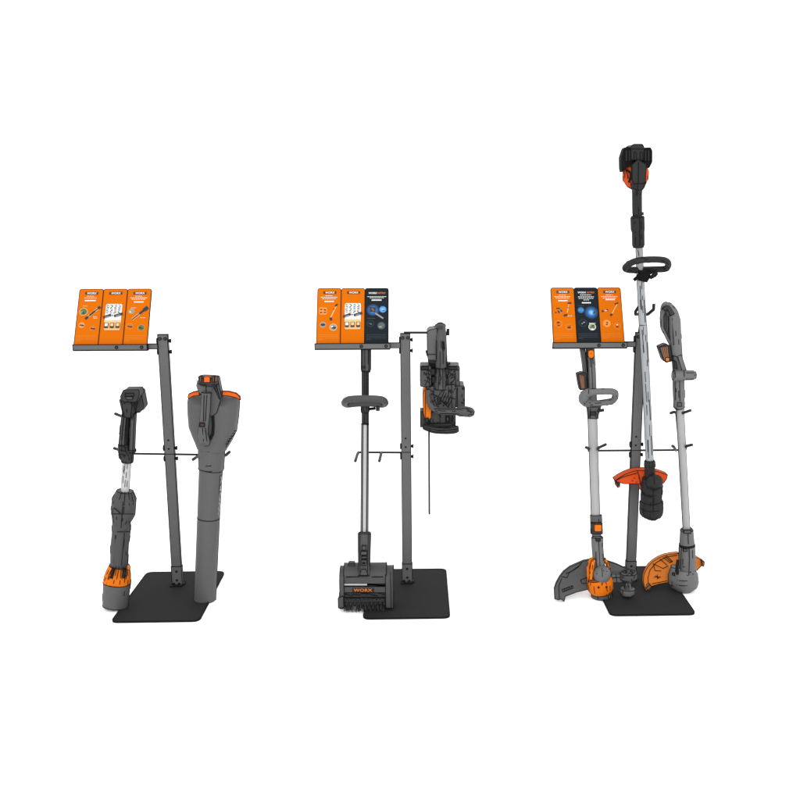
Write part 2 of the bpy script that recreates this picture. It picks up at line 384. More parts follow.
# right stand
card(2, 0, 'orange card with several small dark tool photos, leftmost above the grey looped trimmer', 'o', HEAD4 + FINE + [
    ('shape', 1, [(stroke(.66, .46, .76, .28, .014), 'print_pale'), (stroke(.7, .29, .86, .28, .04), 'print_dark'), (stroke(.68, .37, .76, .37, .014), 'print_dark'), (stroke(.5, .515, .66, .5, .045), 'print_dark')]),
    ('shape', 1, [(stroke(.2, .38, .36, .385, .03), 'print_dark'), (stroke(.26, .45, .44, .42, .05), 'print_dark'), (stroke(.14, .455, .2, .46, .03), 'print_dark'), (stroke(.3, .40, .4, .47, .02), 'print_grey')]),
    ('text', .66, .9, .52, .012, 'print_white'), ('photo', .26, .665, .16, 'print_faint', 'card_orange', [(-.01, -.025, .07, 'print_dark'), (0, .03, .05, 'print_dark')]), ('photo', .7, .72, .14, 'print_faint', 'card_orange', [(0, .01, .08, 'print_dark'), (.06, -.03, .03, 'print_dark')])])
card(2, 1, 'navy card with a blue glowing trimmer picture, between two orange cards', 'n', [
    ('text', .24, .74, .135, .02, 'print_white'), ('text', .15, .85, .17, .018, 'print_white'), ('text', .17, .83, .2, .014, 'print_white'), ('text', .38, .66, .228, .016, 'print_white'), ('text', .3, .72, .28, .034, 'print_white')] + FINEN + [
    ('photo', .24, .415, .15, 'glow0', 'glow2', [(0, 0, .1, 'glow3'), (0, 0, .06, 'glow4')]), ('text', .12, .4, .335, .010, 'print_faint_navy'),
    ('glow', .68, .46, .29, [(stroke(.76, .48, .84, .44, .03), 'print_dark'), (stroke(.6, .44, .7, .5, .016), 'glow4')]),
    ('photo', .3, .65, .17, 'print_teal', 'card_navy', [(.04, -.012, .05, 'print_grey'), (-.04, .012, .04, 'print_grey')]), ('text', .55, .85, .655, .014, 'print_white'),
    ('photo', .68, .72, .16, 'print_white', 'print_mint', [(0, .01, .1, 'print_green'), (.03, -.02, .06, 'print_dark'), (0, .045, .06, 'print_white')])])
card(2, 2, 'orange card with a thin diagonal trimmer picture, nearest the tall black trimmer', 'o', HEAD4[:3] + [('text', .32, .74, .222, .034, 'print_white')] + FINE + [
    ('shape', 1, [(stroke(.54, .49, .8, .31, .014), 'print_pale'), (stroke(.7, .31, .86, .28, .03), 'print_dark'), (stroke(.47, .515, .57, .49, .045), 'print_dark')]),
    ('shape', 1, [(stroke(.12, .44, .2, .43, .045), 'print_dark'), (stroke(.26, .425, .4, .42, .02), 'print_white'), (stroke(.32, .405, .4, .42, .03), 'print_dark')]),
    ('photo', .3, .66, .17, 'print_faint', 'print_faint', [(.02, -.015, .05, 'print_dark'), (0, .02, .05, 'print_dark')]), ('photo', .74, .71, .15, 'print_faint', 'card_orange', [(0, .01, .06, 'print_brown'), (0, -.025, .04, 'print_white')])])

# ------------------------------------------------------------------ black pole tool, left stand
t = thing('pole_tool', 'black cordless pole tool with silver shaft and orange ring, left of the blower', 'garden tool', P(115.5, 606, 3.885)); q = T(3.885, dash=.4)
mb = MB(.34); q.poly(mb, rnd([(137, 391), (141, 391), (144, 407), (139.5, 413), (132, 411), (131, 393)], 1.5), .0, .055, 'char_deep'); q.poly(mb, rnd([(123.5, 389.8), (139, 389.5), (139.5, 394), (136.5, 402), (123, 402), (120.2, 397)], 1.5), -.045, .06, 'char_deep')
mb.line([q.p(125, 393.5, -.047), q.p(133.5, 393.2, -.047), q.p(134, 396, -.047), q.p(125, 396.5, -.047), q.p(125, 393.5, -.047)]); bt = mb.build('battery', t)
mb = MB(.3); q.poly(mb, rect(126, 396.8, 132.5, 399.5, .8), -.05, .01, 'char'); mb.build('battery_latch', bt)
mb = MB(.34); q.loft(mb, [(129, 399, 8.5, 9), (129.3, 404, 7.6, 9), (129.3, 411, 6.2, 8), (128.5, 416, 5.8, 6)], 'char_deep', 12, 3)
mb.line([q.p(123, 404, -.04), q.p(128, 401, -.045), q.p(133, 405, -.04), q.p(136, 411, -.03)]); mb.build('handle_head', t)
mb = MB(.34); q.loft(mb, [(126.5, 408, 3.4, 5), (125, 420, 3.9, 5), (123.8, 434, 4.1, 5), (123.2, 446, 4.6, 6)], 'char', 12, 2.4, front=True); mb.line([q.p(124, 412, -.03), q.p(121.5, 440, -.03)]); mb.build('grip', t)
mb = MB(.34); q.loft(mb, [(133.6, 413, 3, 4), (132.9, 430, 2.8, 4), (132, 450, 3, 4)], 'char', 12, 2.6); q.loft(mb, [(131.5, 449.5, 4.2, 4.6), (131.5, 451.5, 4.2, 4.6)], 'char_deep', 12, 2.6); mb.build('guard_bar', t)
mb = MB(.3); q.loft(mb, [(128.8, 410, 1.5, 5), (127.6, 430, 1.6, 4.5), (126.8, 448, 1.6, 4)], 'black', 8, 2); mb.build('trigger', t)
mb = MB(.34); q.loft(mb, [(123.5, 444, 4.8, 6.6), (124, 450, 5.6, 7), (126.5, 456, 7, 6.6), (127.5, 459, 5.8, 5.6), (127.4, 462, 5.4, 5.2)], 'char_deep', 12, 2.6)
for y in (446, 450, 454): mb.line([q.p(120, y, -.032), q.p(126, y + 1.5, -.036)])
mb.build('shaft_clamp', t)
mb = MB(.26); q.loft(mb, [(127, 460, 4.1, 4.1), (124.9, 492, 4.1, 4.1)], 'shaft_pale', 12); mb.line([q.p(125, 464, -.0185), q.p(124.6, 470, -.0185)]); mb.line([q.p(126.5, 472, -.0185), q.p(126, 478, -.0185)]); q.marks(mb, 122.6, 128, 463, 490, -.0182, 0)
for x, y, L in ((123.6, 466, 6), (127.4, 464, 5), (123, 476, 7), (125.2, 480, 7), (127.4, 481, 6), (124.2, 470, 4)): mb.line([q.p(x, y, -.0178), q.p(x - L * .06, y + L, -.0178)])
mb.build('shaft', t)
mb = MB(.34); q.loft(mb, [(125, 491, 8, 8), (124.2, 499, 11.8, 11), (124, 501.5, 11.8, 11), (123.2, 513, 11.8, 11), (122.4, 517, 10.2, 10), (121.6, 521, 8.8, 9), (121.3, 531, 8.8, 9), (121.3, 532, 8.8, 9), (119.7, 545, 8.6, 9), (119, 567, 8.2, 9)], 'char', 14, 2.4, front=False)
for k in (-5, 0, 5): mb.line([q.p(125 + k * .7, 492, -.037), q.p(124.4 + k, 499.5, -.052)])
mb.line([q.p(112.5, 514, -.04), q.p(123, 514, -.055), q.p(134, 514, -.04)]); mb.line([q.p(113, 531.8, -.03), q.p(121, 532, -.043), q.p(129.6, 531.6, -.03)])
mb.line([q.p(124.5, 533, -.043), q.p(121.5, 565, -.043)]); mb.line([q.p(115.5, 535, -.036), q.p(114, 562, -.036)]); mb.line([q.p(123, 502, -.055), q.p(121, 528, -.043)]); mb.line([q.p(114, 508, -.044), q.p(120, 513, -.053)])
mb.build('motor_housing', t)
mb = MB(.34); q.loft(mb, [(119.5, 565.5, 9.6, 9.6), (118.4, 573, 12, 11), (117.2, 579, 13.1, 12), (117, 582, 13.1, 12)], 'orange', 16, 2.4)
for u0, u1 in ((-6.5, -9.5), (-3.4, -5), (-.5, -.6), (3.4, 4.5), (6.5, 9)): mb.line([q.p(119.4 + u0, 567, -.043), q.p(118.3 + u1 * .95, 574, -.05), q.p(117.2 + u1, 579, -.053)])
for u in (-7.5, 5.5): q.poly(mb, [(118.5 + u * .8, 570), (119.8 + u * .8, 570), (119 + u, 578), (117.5 + u, 578)], -.056, .02, 'black')
mb.build('orange_ring', t); mb = MB(.34); q.ell(mb, 128.6, 567.5, 1.6, 2.8, 2, 'orange_deep', -.03, 1); mb.build('release_button', t)
mb = MB(.34); q.loft(mb, [(117, 582, 13.2, 12.4), (115.4, 605, 12.2, 11.6)], 'char_light', 18, 2.2); mb.line([q.p(107, 583, -.045), q.p(106, 604.5, -.042)]); mb.build('nozzle_cup', t)

# ------------------------------------------------------------------ leaf blower
t = thing('leaf_blower', 'charcoal leaf blower with orange shoulders and a long straight tube', 'leaf blower', P(204.8, 601, 3.955)); q = T(3.955)
mb = MB(.36); prof = [(213.8, 394, 20, 5), (213.8, 395.6, 24.6, 12), (213.9, 402, 25.8, 19), (213.6, 415, 25, 20), (213.2, 428, 23.6, 19), (212.6, 438, 19.4, 17), (212, 444, 16.4, 15), (211.6, 449, 14, 13.5)]
q.loft(mb, prof, 'blower', 24, 2.5, ink=0)
mb.line([q.p(209, 441, -.068), q.p(209, 449, -.06)]); mb.line([q.p(196, 443.5, -.02), q.p(200.5, 447.6, -.05)]); mb.line([q.p(226, 447.5, -.04), q.p(230, 440, -.045), q.p(236, 432, -.03)])
for k in range(6): mb.line([q.p(226 + k * 1.6, 444 - k * 2.6, -.055 + k * .004), q.p(228.4 + k * 1.7, 443.6 - k * 2.5, -.04 + k * .004)])
bo = mb.build('motor_housing', t)
for xs, s in (((188.2, 199), -1), ((222.5, 240), 1)):
    mb = MB(.34)
    if s < 0: pts = [(187.9, 397), (188.8, 394), (193, 392.2), (199, 391), (199.4, 395.4), (193, 396), (188.6, 398.8)]
    else: pts = [(222.5, 391.3), (229, 391.6), (236, 393.4), (239.6, 396.6), (240.2, 400), (236, 397.6), (229, 396), (222.3, 395.4)]
    q.poly(mb, pts, -.066, .014, 'orange_hot'); mb.build('shoulder_cap', t)
mb = MB(.34); q.loft(mb, [(208.4, 375.4, 7, 5, -.09), (208.4, 377, 9.3, 9, -.09), (208.3, 383, 9.5, 9, -.09), (208.2, 384.5, 8, 8, -.09)], 'char_deep', 16, 3); q.poly(mb, rnd([(214.5, 377), (217.6, 377.6), (221.6, 397.5), (219.5, 399.5), (213, 386)], 1), -.085, .04, 'char'); bt = mb.build('battery', t)
mb = MB(.3); q.poly(mb, rect(203.8, 376.6, 210, 382.4, .5), -.132, .02, 'orange_hot'); mb.build('battery_button', bt)
for x in (200.6, 213.4, 215.6):
    mb = MB(.3); q.poly(mb, rect(x - .7, 376.4, x + .7, 382), -.127, .02, 'rust'); mb.build('vent', bt)
mb = MB(.36); q.loft(mb, [(206.3, 383, 8.6, 9, -.07), (205.8, 386, 9, 10, -.075), (205.9, 390, 7.6, 9, -.08), (206.4, 394, 5.2, 7, -.085)], 'char_light', 14, 2.4, front=False); q.poly(mb, [(213, 384), (216.6, 386), (220.5, 400), (217, 412.5), (212.5, 416.3), (208, 416.3), (208, 394)], -.085, .05, 'blower'); mb.line([q.p(206, 383.5, -.118), q.p(206.2, 394, -.119)]); mb.build('handle_neck', t)
mb = MB(.36); q.loft(mb, [(206.3, 392.5, 4.3, 4.5, -.115), (206, 405, 4.4, 4.5, -.118), (204.8, 418, 4.3, 4.5, -.12), (203.6, 427, 4.4, 4.6, -.118), (203, 434, 4.8, 5, -.108), (204.8, 440, 4.8, 5, -.095), (207, 442.6, 3.2, 4, -.08)], 'char_light', 14, 2.4, front=False)
mb.line([q.p(204, 395, -.136), q.p(203.4, 421, -.141)]); mb.line([q.p(207, 395, -.136), q.p(205.4, 421, -.14)]); mb.line([q.p(202.5, 428.5, -.139), q.p(203.6, 441, -.118)]); mb.line([q.p(205.5, 428.5, -.139), q.p(207, 441.5, -.112)])
hg = mb.build('handle_grip', t)
mb = MB(.3); q.poly(mb, rect(199.4, 422.9, 204.8, 426.9, .5), -.146, .012, 'black'); add_letters(mb, 'WORX', lambda u, v: q.p(200.6 + 2.8 * u, 425.5 - 1.3 * v, -.1473), 'red'); mb.build('switch_badge', hg)
mb = MB(.34); q.tube(mb, [(212.9, 416.5, -.088), (213.2, 425, -.086), (212.8, 434, -.084), (210.6, 438.5, -.084), (207, 440, -.09)], 1.1, 'char'); mb.build('trigger_rail', t)
mb = MB(.36); q.loft(mb, [(211.6, 448.4, 13.4, 13.4), (211.2, 468.2, 12.6, 12.6), (211.1, 469, 11.8, 11.8)], 'blower', 24); mb.line([q.p(206, 466.2, -.054), q.p(211, 466, -.056)])
cl = mb.build('tube_collar', t)
mb = MB(.36); q.loft(mb, [(211, 468, 11.6, 11.6), (208.6, 517.6, 10.9, 10.9)], 'blower', 24); q.loft(mb, [(208.6, 517.7, 11, 11), (205.1, 600, 10.6, 10.6)], 'blower', 24)
mb.build('blower_tube', t)
mb = MB(.15)
def side(u, v):
    c = q.p(210.6 - 2.2 * (1 - u), 474 + 40 * (1 - u), 0); a = R(15) + (v - .5) * .26
    k = S(210, 490, q.Y) * (11.5 - .6 * (1 - u)); return c + Vector((math.cos(a), -math.sin(a), 0)) * (k + .0012)

for j in range(8):
    for a, b in ((-.6, .1), (.1, .8), (.8, 1.5)): mb.quad([side(j / 8, a) , side((j + 1) / 8, a), side((j + 1) / 8, b), side(j / 8, b)], 'char_deep')
side0 = side
def side(u, v): c = q.p(210.6 - 2.2 * (1 - u), 474 + 40 * (1 - u), 0); p = side0(u, v); d = p - c; d.z = 0; return p + d.normalized() * .0012
add_letters(mb, 'WORX', side, 'shaft'); mb.build('side_lettering', t)

# ------------------------------------------------------------------ rotary power brush
t = thing('power_brush', 'charcoal rotary power brush with wide bristle head below the cards', 'power brush', P(364.5, 612, 3.83)); q = T(3.835, .00125, 565)
mb = MB(.36); q.loft(mb, [(366, 347.6, 5.3, 5.6, 0), (366, 352, 5.3, 5.6, .0), (365.9, 369, 5.3, 5.6), (365.7, 371.6, 4.6, 5)], 'brush', 12, 3); mb.line([q.p(364.8, 350, -.0255), q.p(364.8, 370, -.0255)]); mb.line([q.p(368.3, 350, -.0245), q.p(368.3, 364, -.0245)]); gr = mb.build('grip', t)
for x, y in ((362.6, 367.2), (364.6, 367.2)):
    mb = MB(.2); q.poly(mb, rect(x - .7, y - .8, x + .7, y + .8), -.0265, .01, 'black'); mb.build('screw', gr)
mb = MB(.3); q.loft(mb, [(365.3, 370, 3.8, 3.8), (365.3, 425, 3.5, 3.5)], 'black', 12); mb.line([q.p(366.4, 372, -.0165), q.p(366.4, 396, -.0165)]); q.poly(mb, [(363.2, 372), (364.2, 372), (364.2, 423), (363.2, 423)], -.0172, .004, 'char'); mb.build('upper_shaft', t)
mb = MB(.3); loop = curve([(349, 399.2, -.1), (365, 398.4, -.11), (381, 399.2, -.1), (385.3, 402.5, -.06), (382.5, 404.6, -.02), (372, 403.6, -.016), (358, 403.6, -.016), (347, 404.6, -.02), (344.4, 402.5, -.06)], 5, True)
q.tube(mb, loop, 3.4, 'brush', 12, True); dh = mb.build('loop_handle', t)
mb = MB(.34); q.loft(mb, [(365.2, 401.5, 4, 4.6), (365.2, 410, 4.6, 5), (364.8, 413, 3.8, 4)], 'char_deep', 10, 2.6); mb.build('handle_clamp', t)
mb = MB(.3); q.tube(mb, [(369, 409, 0), (375, 408.4, -.01)], 1.2, 'black'); q.tube(mb, [(377.8, 406.5, -.02), (377.8, 410.6, -.02)], 1.8, 'char'); mb.build('clamp_lever', t)
mb = MB(.6); q.loft(mb, [(365.1, 424, 3.6, 3.6), (364.4, 534, 3.6, 3.6)], 'shaft', 16)
for s in (-2.5, 2.5): mb.line([q.p(365.1 + s, 424, -.0135), q.p(364.4 + s, 533, -.0135)])
mb.build('shaft', t)
mb = MB(.36); q.loft(mb, [(364.5, 532, 5.6, 6), (364.5, 533.4, 6.5, 7), (364.3, 549, 6.2, 7), (364.2, 566, 5.8, 7), (364, 576, 5.6, 7, -.02)], 'brush', 12, 3.2); nk = mb.build('neck', t)
for pts in ([(362, 546), (366, 546), (365.6, 550), (362.2, 550)], [(360.8, 551.5), (367, 551.5), (366.8, 555), (360.6, 555)], [(361.6, 556.4), (366.8, 556.4), (366.6, 558.4), (361.4, 558.4)], [(361.4, 560), (366.6, 560), (366.4, 565.4), (361.2, 565.4)], [(361.6, 569.4), (365.8, 569.4), (368.4, 576), (359.2, 576)]):
    mb = MB(.34); q.poly(mb, rnd(pts, .8, 2), -.042, .02, 'brush'); mb.build('joint_cover', nk)
mb = MB(.34); q.loft(mb, [(363.8, 562.6, 1.1, 2.4, -.041), (363.8, 564, 1.1, 2.4, -.042)], 'black', 8); mb.build('pivot_pin', nk)
mb = MB(.36); A = [q.p(x, 583.5, 0) for x in (344, 386.5)]
zt, zb = q.p(364, 566).z, q.p(364, 584).z; zm = q.p(364, 578).z
prof = [(-.046, zb), (-.046, zm)] + [(.012 - .058 * math.cos(R(a)), zm + (zt - zm) * math.sin(R(a))) for a in range(18, 180, 18)] + [(.07, zm), (.06, zb)]
mb.prism([Vector((q.p(344, 575).x, q.Y + .02 + y, z)) for y, z in prof], Vector((q.p(386.4, 575).x - q.p(344, 575).x, 0, 0)), 'brush')
for x0, x1, y in ((347, 359, 571.8), (372, 383, 577), (372, 382, 566.5), (346, 355, 574)): mb.line([q.p(x0, max(y, 577), -.0265), q.p(x1, max(y, 577) - .1, -.0265)])
hd = mb.build('brush_hood', t)
mb = MB(.3); q.poly(mb, rect(348.2, 563.4, 354.6, 567, 1), .01, .025, 'char_deep'); mb.build('side_knob', t)
mb = MB(.3); q.poly(mb, rect(343.4, 583.4, 386.4, 586.4), -.026, .03, 'black', ink=0); mb.build('slot', t)
mb = MB(0); q.poly(mb, rect(343.8, 583.9, 367, 585.4), -.0285, .004, 'shaft', ink=0); mb.build('trim_strip', t)
mb = MB(.34); q.poly(mb, rect(342.8, 586.6, 386.4, 592.6), -.03, .06, 'brush'); fp = mb.build('front_panel', t)
mb = MB(.2); q.poly(mb, rect(352.2, 588.2, 374, 592.3), -.0315, .003, 'black', ink=0); add_letters(mb, 'WORX', lambda u, v: q.p(353.6 + 18.6 * u, 591.7 - 3 * v, -.0328), 'orange_deep'); mb.build('brand_lettering', fp)
mb = MB(.34); q.poly(mb, rect(342.8, 592.8, 386.4, 597.2), -.026, .06, 'char_deep')
for k in range(5): mb.line([q.p(343 + k * 9, 593.5 + (k % 2), -.028), q.p(352 + k * 8.5, 596 - (k % 3), -.028)])
mb.build('lower_bar', t)
za, zl = q.p(364, 569).z, q.p(364, 608.4, -.034).z; zk = q.p(364, 580).z
for x0, x1 in ((339.6, 344), (385.6, 393.2)):
    mb = MB(.36); prof = [(-.034, zl), (-.034, zk)] + [(.03 - .064 * math.cos(R(a)), zk + (za - zk) * math.sin(R(a))) for a in range(18, 180, 18)] + [(.09, zk), (.06, zl)]
    xa, xb = q.p(x0, 590, -.034).x, q.p(x1, 590, -.034).x
    mb.prism([Vector((xa, q.Y + y, z)) for y, z in prof], Vector((xb - xa, 0, 0)), 'brush')
    if x1 > 380: mb.line([q.p(x0 + 5, 572, -.03), q.p(x0 + 5, 580, -.0355), q.p(x0 + 5.6, 607, -.0355)])
    else: q.poly(mb, rnd([(338, 598), (343.4, 596), (343.6, 607.6), (338.4, 608.2)], 1.2, 3), -.038, .06, 'brush')
    mb.build('side_plate', t)
mb = MB(.12); zc = q.p(364, 600.5, .0); k = S(364, 600, q.Y)
x0, x1 = q.p(344, 600).x, q.p(385, 600).x
mb.tube([(x0, zc.y, zc.z), (x1, zc.y, zc.z)], 5.5 * k, 'char_deep', 12)
rr = random.Random(8)
for a in range(30):
    for b in range(9):
        x = x0 + (x1 - x0) * (a + .5) / 30; an = R(-100 + b * 26) + rr.uniform(-.08, .08); L = (11.6 + rr.uniform(-.7, .5)) * k
        d = Vector((rr.uniform(-.04, .04), -math.cos(an), math.sin(an))); c = Vector((x, zc.y, zc.z))
        mb.tube([c + d * 5 * k, c + d * L], [.0021, .0013], 'char_deep' if (a + b) % 3 else 'char_light', 4, ink=0)
mb.build('bristle_roller', t)

# ------------------------------------------------------------------ chainsaw
t = thing('chainsaw', 'charcoal chainsaw with orange side cover hanging bar down from a rod', 'chainsaw', P(440, 440, 4.08)); q = T(4.09, dash=.5)
mb = MB(.34)
loop = curve([(440.5, 325.8, -.05), (443.5, 333, -.055), (444.6, 350, -.06), (443, 366, -.03), (438.5, 366, .0), (437.4, 348, .02), (437.8, 331, 0)], 5, True)
q.tube(mb, curve([(440.3, 326, -.02), (440.8, 336, -.05), (441, 350, -.06), (441, 367, -.05)], 5), 5.4, 'saw', 12); q.tube(mb, curve([(440.3, 326, -.0), (440.4, 336, .05), (440.4, 350, .06), (440.6, 367, .05)], 5), 4.4, 'saw_deep', 12)
q.ell(mb, 440.2, 329, 5.2, 5.6, 9, 'saw_deep', -.022, 0); q.tube(mb, [(444.8, 334, -.03), (445.6, 350, -.05), (446, 363, -.055)], 1.2, 'black', 8); q.tube(mb, [(436.6, 331, -.03), (436.4, 362, -.06)], .8, 'black', 8)
mb.line([q.p(442.2, 328, -.05), q.p(443, 345, -.085), q.p(443.5, 364, -.08)]); mb.line([q.p(437, 329, -.04), q.p(436.4, 345, -.08), q.p(436, 362, -.075)]); mb.line([q.p(440, 352, -.086), q.p(440, 385, -.08)])
mb.build('rear_handle', t)
mb = MB(.34); q.tube(mb, [(443, 342, -.075), (443.6, 349, -.083)], 1.2, 'black'); mb.build('trigger', t); mb = MB(.34); q.poly(mb, [(444, 356), (446.6, 364), (447, 368), (443.5, 367)], -.06, .05, 'saw_deep'); mb.build('handle_gusset', t)
mb = MB(.34); q.poly(mb, rnd([(427.2, 332), (429, 330), (437, 328.4), (437, 362.3), (428.4, 362.6), (427.4, 354.6)], .8, 2), -.06, .1, 'char_light')
mb.line([q.p(427.4, 354.6, -.062), q.p(435, 354.4, -.062)]); q.poly(mb, [(425.9, 352), (427.4, 352.6), (427.6, 356.4), (426.8, 355.4)], -.04, .05, 'saw_deep'); q.poly(mb, rect(428.6, 360.2, 434.6, 362.2), -.062, .01, 'black'); mb.build('battery', t)
mb = MB(.34); q.loft(mb, [(440.6, 364, 5.6, 13), (440.6, 372, 6.4, 15), (440.2, 387, 8, 16)], 'saw', 14, 2.4)
mb.line([q.p(435.5, 365.6, -.06), q.p(446, 365.6, -.06)]); mb.line([q.p(436.5, 368, -.068), q.p(433.5, 385, -.075)]); mb.line([q.p(444.6, 368, -.068), q.p(447, 385, -.075)]); mb.line([q.p(438.2, 368, -.07), q.p(441.5, 378, -.075), q.p(438.4, 385, -.075)]); q.poly(mb, rect(429, 363.4, 450, 388), .0, .04, 'saw_deep'); mb.build('handle_base', t)
for xs, rec in (((420.2, 431.2), (424, 428.6)), ((447.6, 459.6), (449.5, 455))):
    mb = MB(.34); q.poly(mb, rnd(rect(xs[0], 366, xs[1], 386.6), 1.8, 3), -.04, .1, 'saw')
    mb.line([q.p(xs[0] + 1, 370, -.042), q.p(xs[1] - 1, 370, -.042)]); mb.line([q.p(rec[0], 372, -.042), q.p(rec[1], 378, -.042), q.p(rec[0] + 1, 385, -.042)])
    q.poly(mb, rect(xs[0] + 1.2, 366.8, xs[1] - 2.6, 369.4, .6), -.043, .01, 'black'); mb.line([q.p(rec[1], 371, -.042), q.p(rec[1] + 1, 386, -.042)])
    for yy in (373.5, 377.5, 381.5): mb.line([q.p(rec[1] - 2, yy, -.042), q.p(xs[1] - 1.6 if xs[0] < 440 else rec[1] - 4.4, yy + 1.2, -.042)])
    q.marks(mb, xs[0] + 1, xs[1] - 1, 370, 386, -.0415, 9); mb.build('tank_cap', t)
for x, y in ((433, 372), (434, 380), (447, 372), (446.6, 381)):
    mb = MB(.34); q.poly(mb, rnd(rect(x - 1.8, y - 3, x + 1.8, y + 3), .6, 2), -.05, .06, 'black'); mb.build('rear_vent', t)
mb = MB(.34); q.poly(mb, rnd([(427.6, 388), (432, 386.4), (455, 384.6), (456.5, 390), (455.6, 409), (440, 411), (431, 409), (426.6, 402)], 2, 3), -.055, .13, 'saw')
mb.line([q.p(434, 387, -.057), q.p(433.6, 396, -.057), q.p(437, 406, -.057)]); mb.line([q.p(446, 386, -.057), q.p(441, 400, -.057), q.p(449, 408, -.057)]); mb.line([q.p(433, 394, -.057), q.p(438, 396.6, -.057), q.p(444.5, 388, -.057)])
q.poly(mb, rnd([(437, 398), (440.4, 397), (441, 404), (438, 403.4)], .6, 2), -.058, .02, 'black'); mb.line([q.p(451.6, 385.5, -.057), q.p(451.8, 408, -.057)]); mb.line([q.p(448.4, 387, -.057), q.p(448.6, 408, -.057)])
mb.line([q.p(429.6, 389, -.057), q.p(430, 399, -.057), q.p(434.6, 406, -.057)])
for a in range(5): mb.line([q.p(440 + a * 2.2, 401 + a * 1.2, -.057), q.p(444 + a * 2.2, 392 + a * 1.3, -.057)])
for c in ((436, 389), (450, 391), (446, 403), (432, 402)):
    q.tube(mb, [(c[0], c[1], -.059), (c[0], c[1], -.05)], 1, 'black', 6)
q.marks(mb, 431, 455, 388, 408, -.0565, 30); mb.build('motor_housing', t)
mb = MB(.34); q.poly(mb, rnd(rect(455.4, 386, 464.8, 407.2), 2, 3), -.045, .11, 'saw'); mb.line([q.p(457.4, 389, -.047), q.p(457.4, 404, -.047)]); q.tube(mb, [(463, 388.5, -.048), (463, 388.5, -.03)], .9, 'black'); q.marks(mb, 457, 464, 387, 406, -.0465, 8); mb.build('side_cover', t)
mb = MB(.34); q.poly(mb, rnd([(424.4, 390), (427.6, 389.6), (427, 402), (431.4, 409), (431, 418.6), (425, 420.6), (423.2, 412), (423, 394)], 1.2, 3), -.05, .13, 'orange'); mb.line([q.p(425.4, 391, -.052), q.p(425.2, 418, -.052)])
q.poly(mb, rnd([(425.4, 418.4), (428.6, 418), (428.2, 422), (425.2, 422)], .5, 2), -.056, .02, 'black'); mb.build('orange_cover', t)
mb = MB(.34); q.tube(mb, curve([(428.6, 390, -.07), (428.8, 400, -.085), (432, 407.4, -.1), (440, 411, -.1), (452, 411.6, -.1), (466, 411.6, -.1), (473, 413, -.09)], 4), [2.2] * 5 + [2.8] * 7 + [3.4] * 6 + [5, 5.2, 5.4, 5.2, 5, 4.4, 3], 'saw', 12)
mb.line([q.p(436, 408.6, -.116), q.p(452, 409.4, -.118), q.p(463, 408.6, -.125)]); mb.line([q.p(440, 413.4, -.114), q.p(452, 414, -.116), q.p(462, 414.2, -.12)]); mb.line([q.p(467, 409, -.122), q.p(471, 412, -.118), q.p(468, 416, -.118)]); mb.build('front_handle', t)
mb = MB(.34); q.poly(mb, rnd(rect(430.6, 412, 455.6, 425), 1, 2), -.03, .09, 'saw'); q.poly(mb, rnd(rect(445.6, 414.4, 450, 423.4), .5, 2), -.033, .02, 'black'); mb.line([q.p(440, 416, -.032), q.p(440, 424, -.032)]); q.poly(mb, rect(446.6, 417, 448.6, 421), -.036, .02, 'saw'); q.poly(mb, rect(452, 416, 453, 422), -.033, .02, 'black'); q.marks(mb, 431, 455, 413, 424, -.0315, 16); mb.build('bar_mount', t)
mb = MB(.34); q.poly(mb, rnd(rect(420.3, 411.4, 429, 427, .1), 1.4, 2), -.03, .07, 'saw_deep'); mb.build('clutch_knob', t)
mb = MB(.34); q.tube(mb, curve([(424, 426.6, -.05), (434, 429.6, -.065), (446, 430.2, -.06), (458, 428.6, -.05)], 4), [2.6, 3, 3.2, 3.4, 3.6, 3.6, 3.6, 3.6, 3.8, 4, 4.2, 4, 3], 'saw_deep', 10); mb.line([q.p(429, 429.6, -.074), q.p(440, 430.8, -.083), q.p(457, 429.4, -.075)])
mb.line([q.p(436, 427.6, -.08), q.p(444, 426.8, -.08), q.p(450, 428, -.075)]); q.poly(mb, rnd([(428, 424), (452, 423.4), (455, 427), (430, 428)], .8, 2), -.05, .1, 'saw_deep'); mb.build('hand_guard', t)
mb = MB(.2); pts = [q.p(429, 428, 0), q.p(429.1, 514, 0)]; x = pts[0].x; z0, z1 = pts[0].z, pts[1].z; mb.prism([Vector((x - .003, q.Y + y, z)) for y, z in rnd([(-.028, z0), (.032, z0), (.032, z1), (-.028, z1)], .028, 5)], Vector((.006, 0, 0)), 'char_deep')
mb.build('guide_bar', t)

# ------------------------------------------------------------------ grey looped trimmer, left on the right stand
G3 = 'string trimmers on the right stand'
t = thing('string_trimmer', 'grey string trimmer with flat grey guard and guide wheel, under the cards', 'string trimmer', P(601, 600, 3.9), G3); q = T(3.93, .0009, 555, .3)
mb = MB(.34); q.loft(mb, [(590.1, 347.4, 4.3, 5.4), (590.4, 354, 4.4, 5.4), (591.2, 370, 4.6, 5.4), (591.8, 392, 4.8, 5.6), (592.6, 406, 4.8, 5.4)], 'grey', 14, 2.6)
mb.line([q.p(591.6, 358.5, -.024), q.p(592.6, 389, -.024)]); mb.line([q.p(588, 360, -.022), q.p(588.6, 388, -.022)]); mb.build('grip', t)
mb = MB(.34); q.poly(mb, rnd([(588.1, 351), (590, 350), (592.6, 350), (594.2, 351.4), (594.2, 356.4), (592.4, 358.4), (589.8, 358.2), (588.1, 356.4)], .8, 2), -.033, .015, 'orange'); q.tube(mb, [(591.2, 353.8, -.0345), (591.2, 353.8, -.033)], .5, 'black', 6, ink=0); mb.build('lock_button', t)
mb = MB(.34); q.loft(mb, [(582.3, 347.4, 2.9, 3.4), (584, 362, 2.4, 3.2), (585.6, 378, 2.2, 3, .0)], 'grey', 12, 2.4, front=True); mb.build('handle_strut', t)
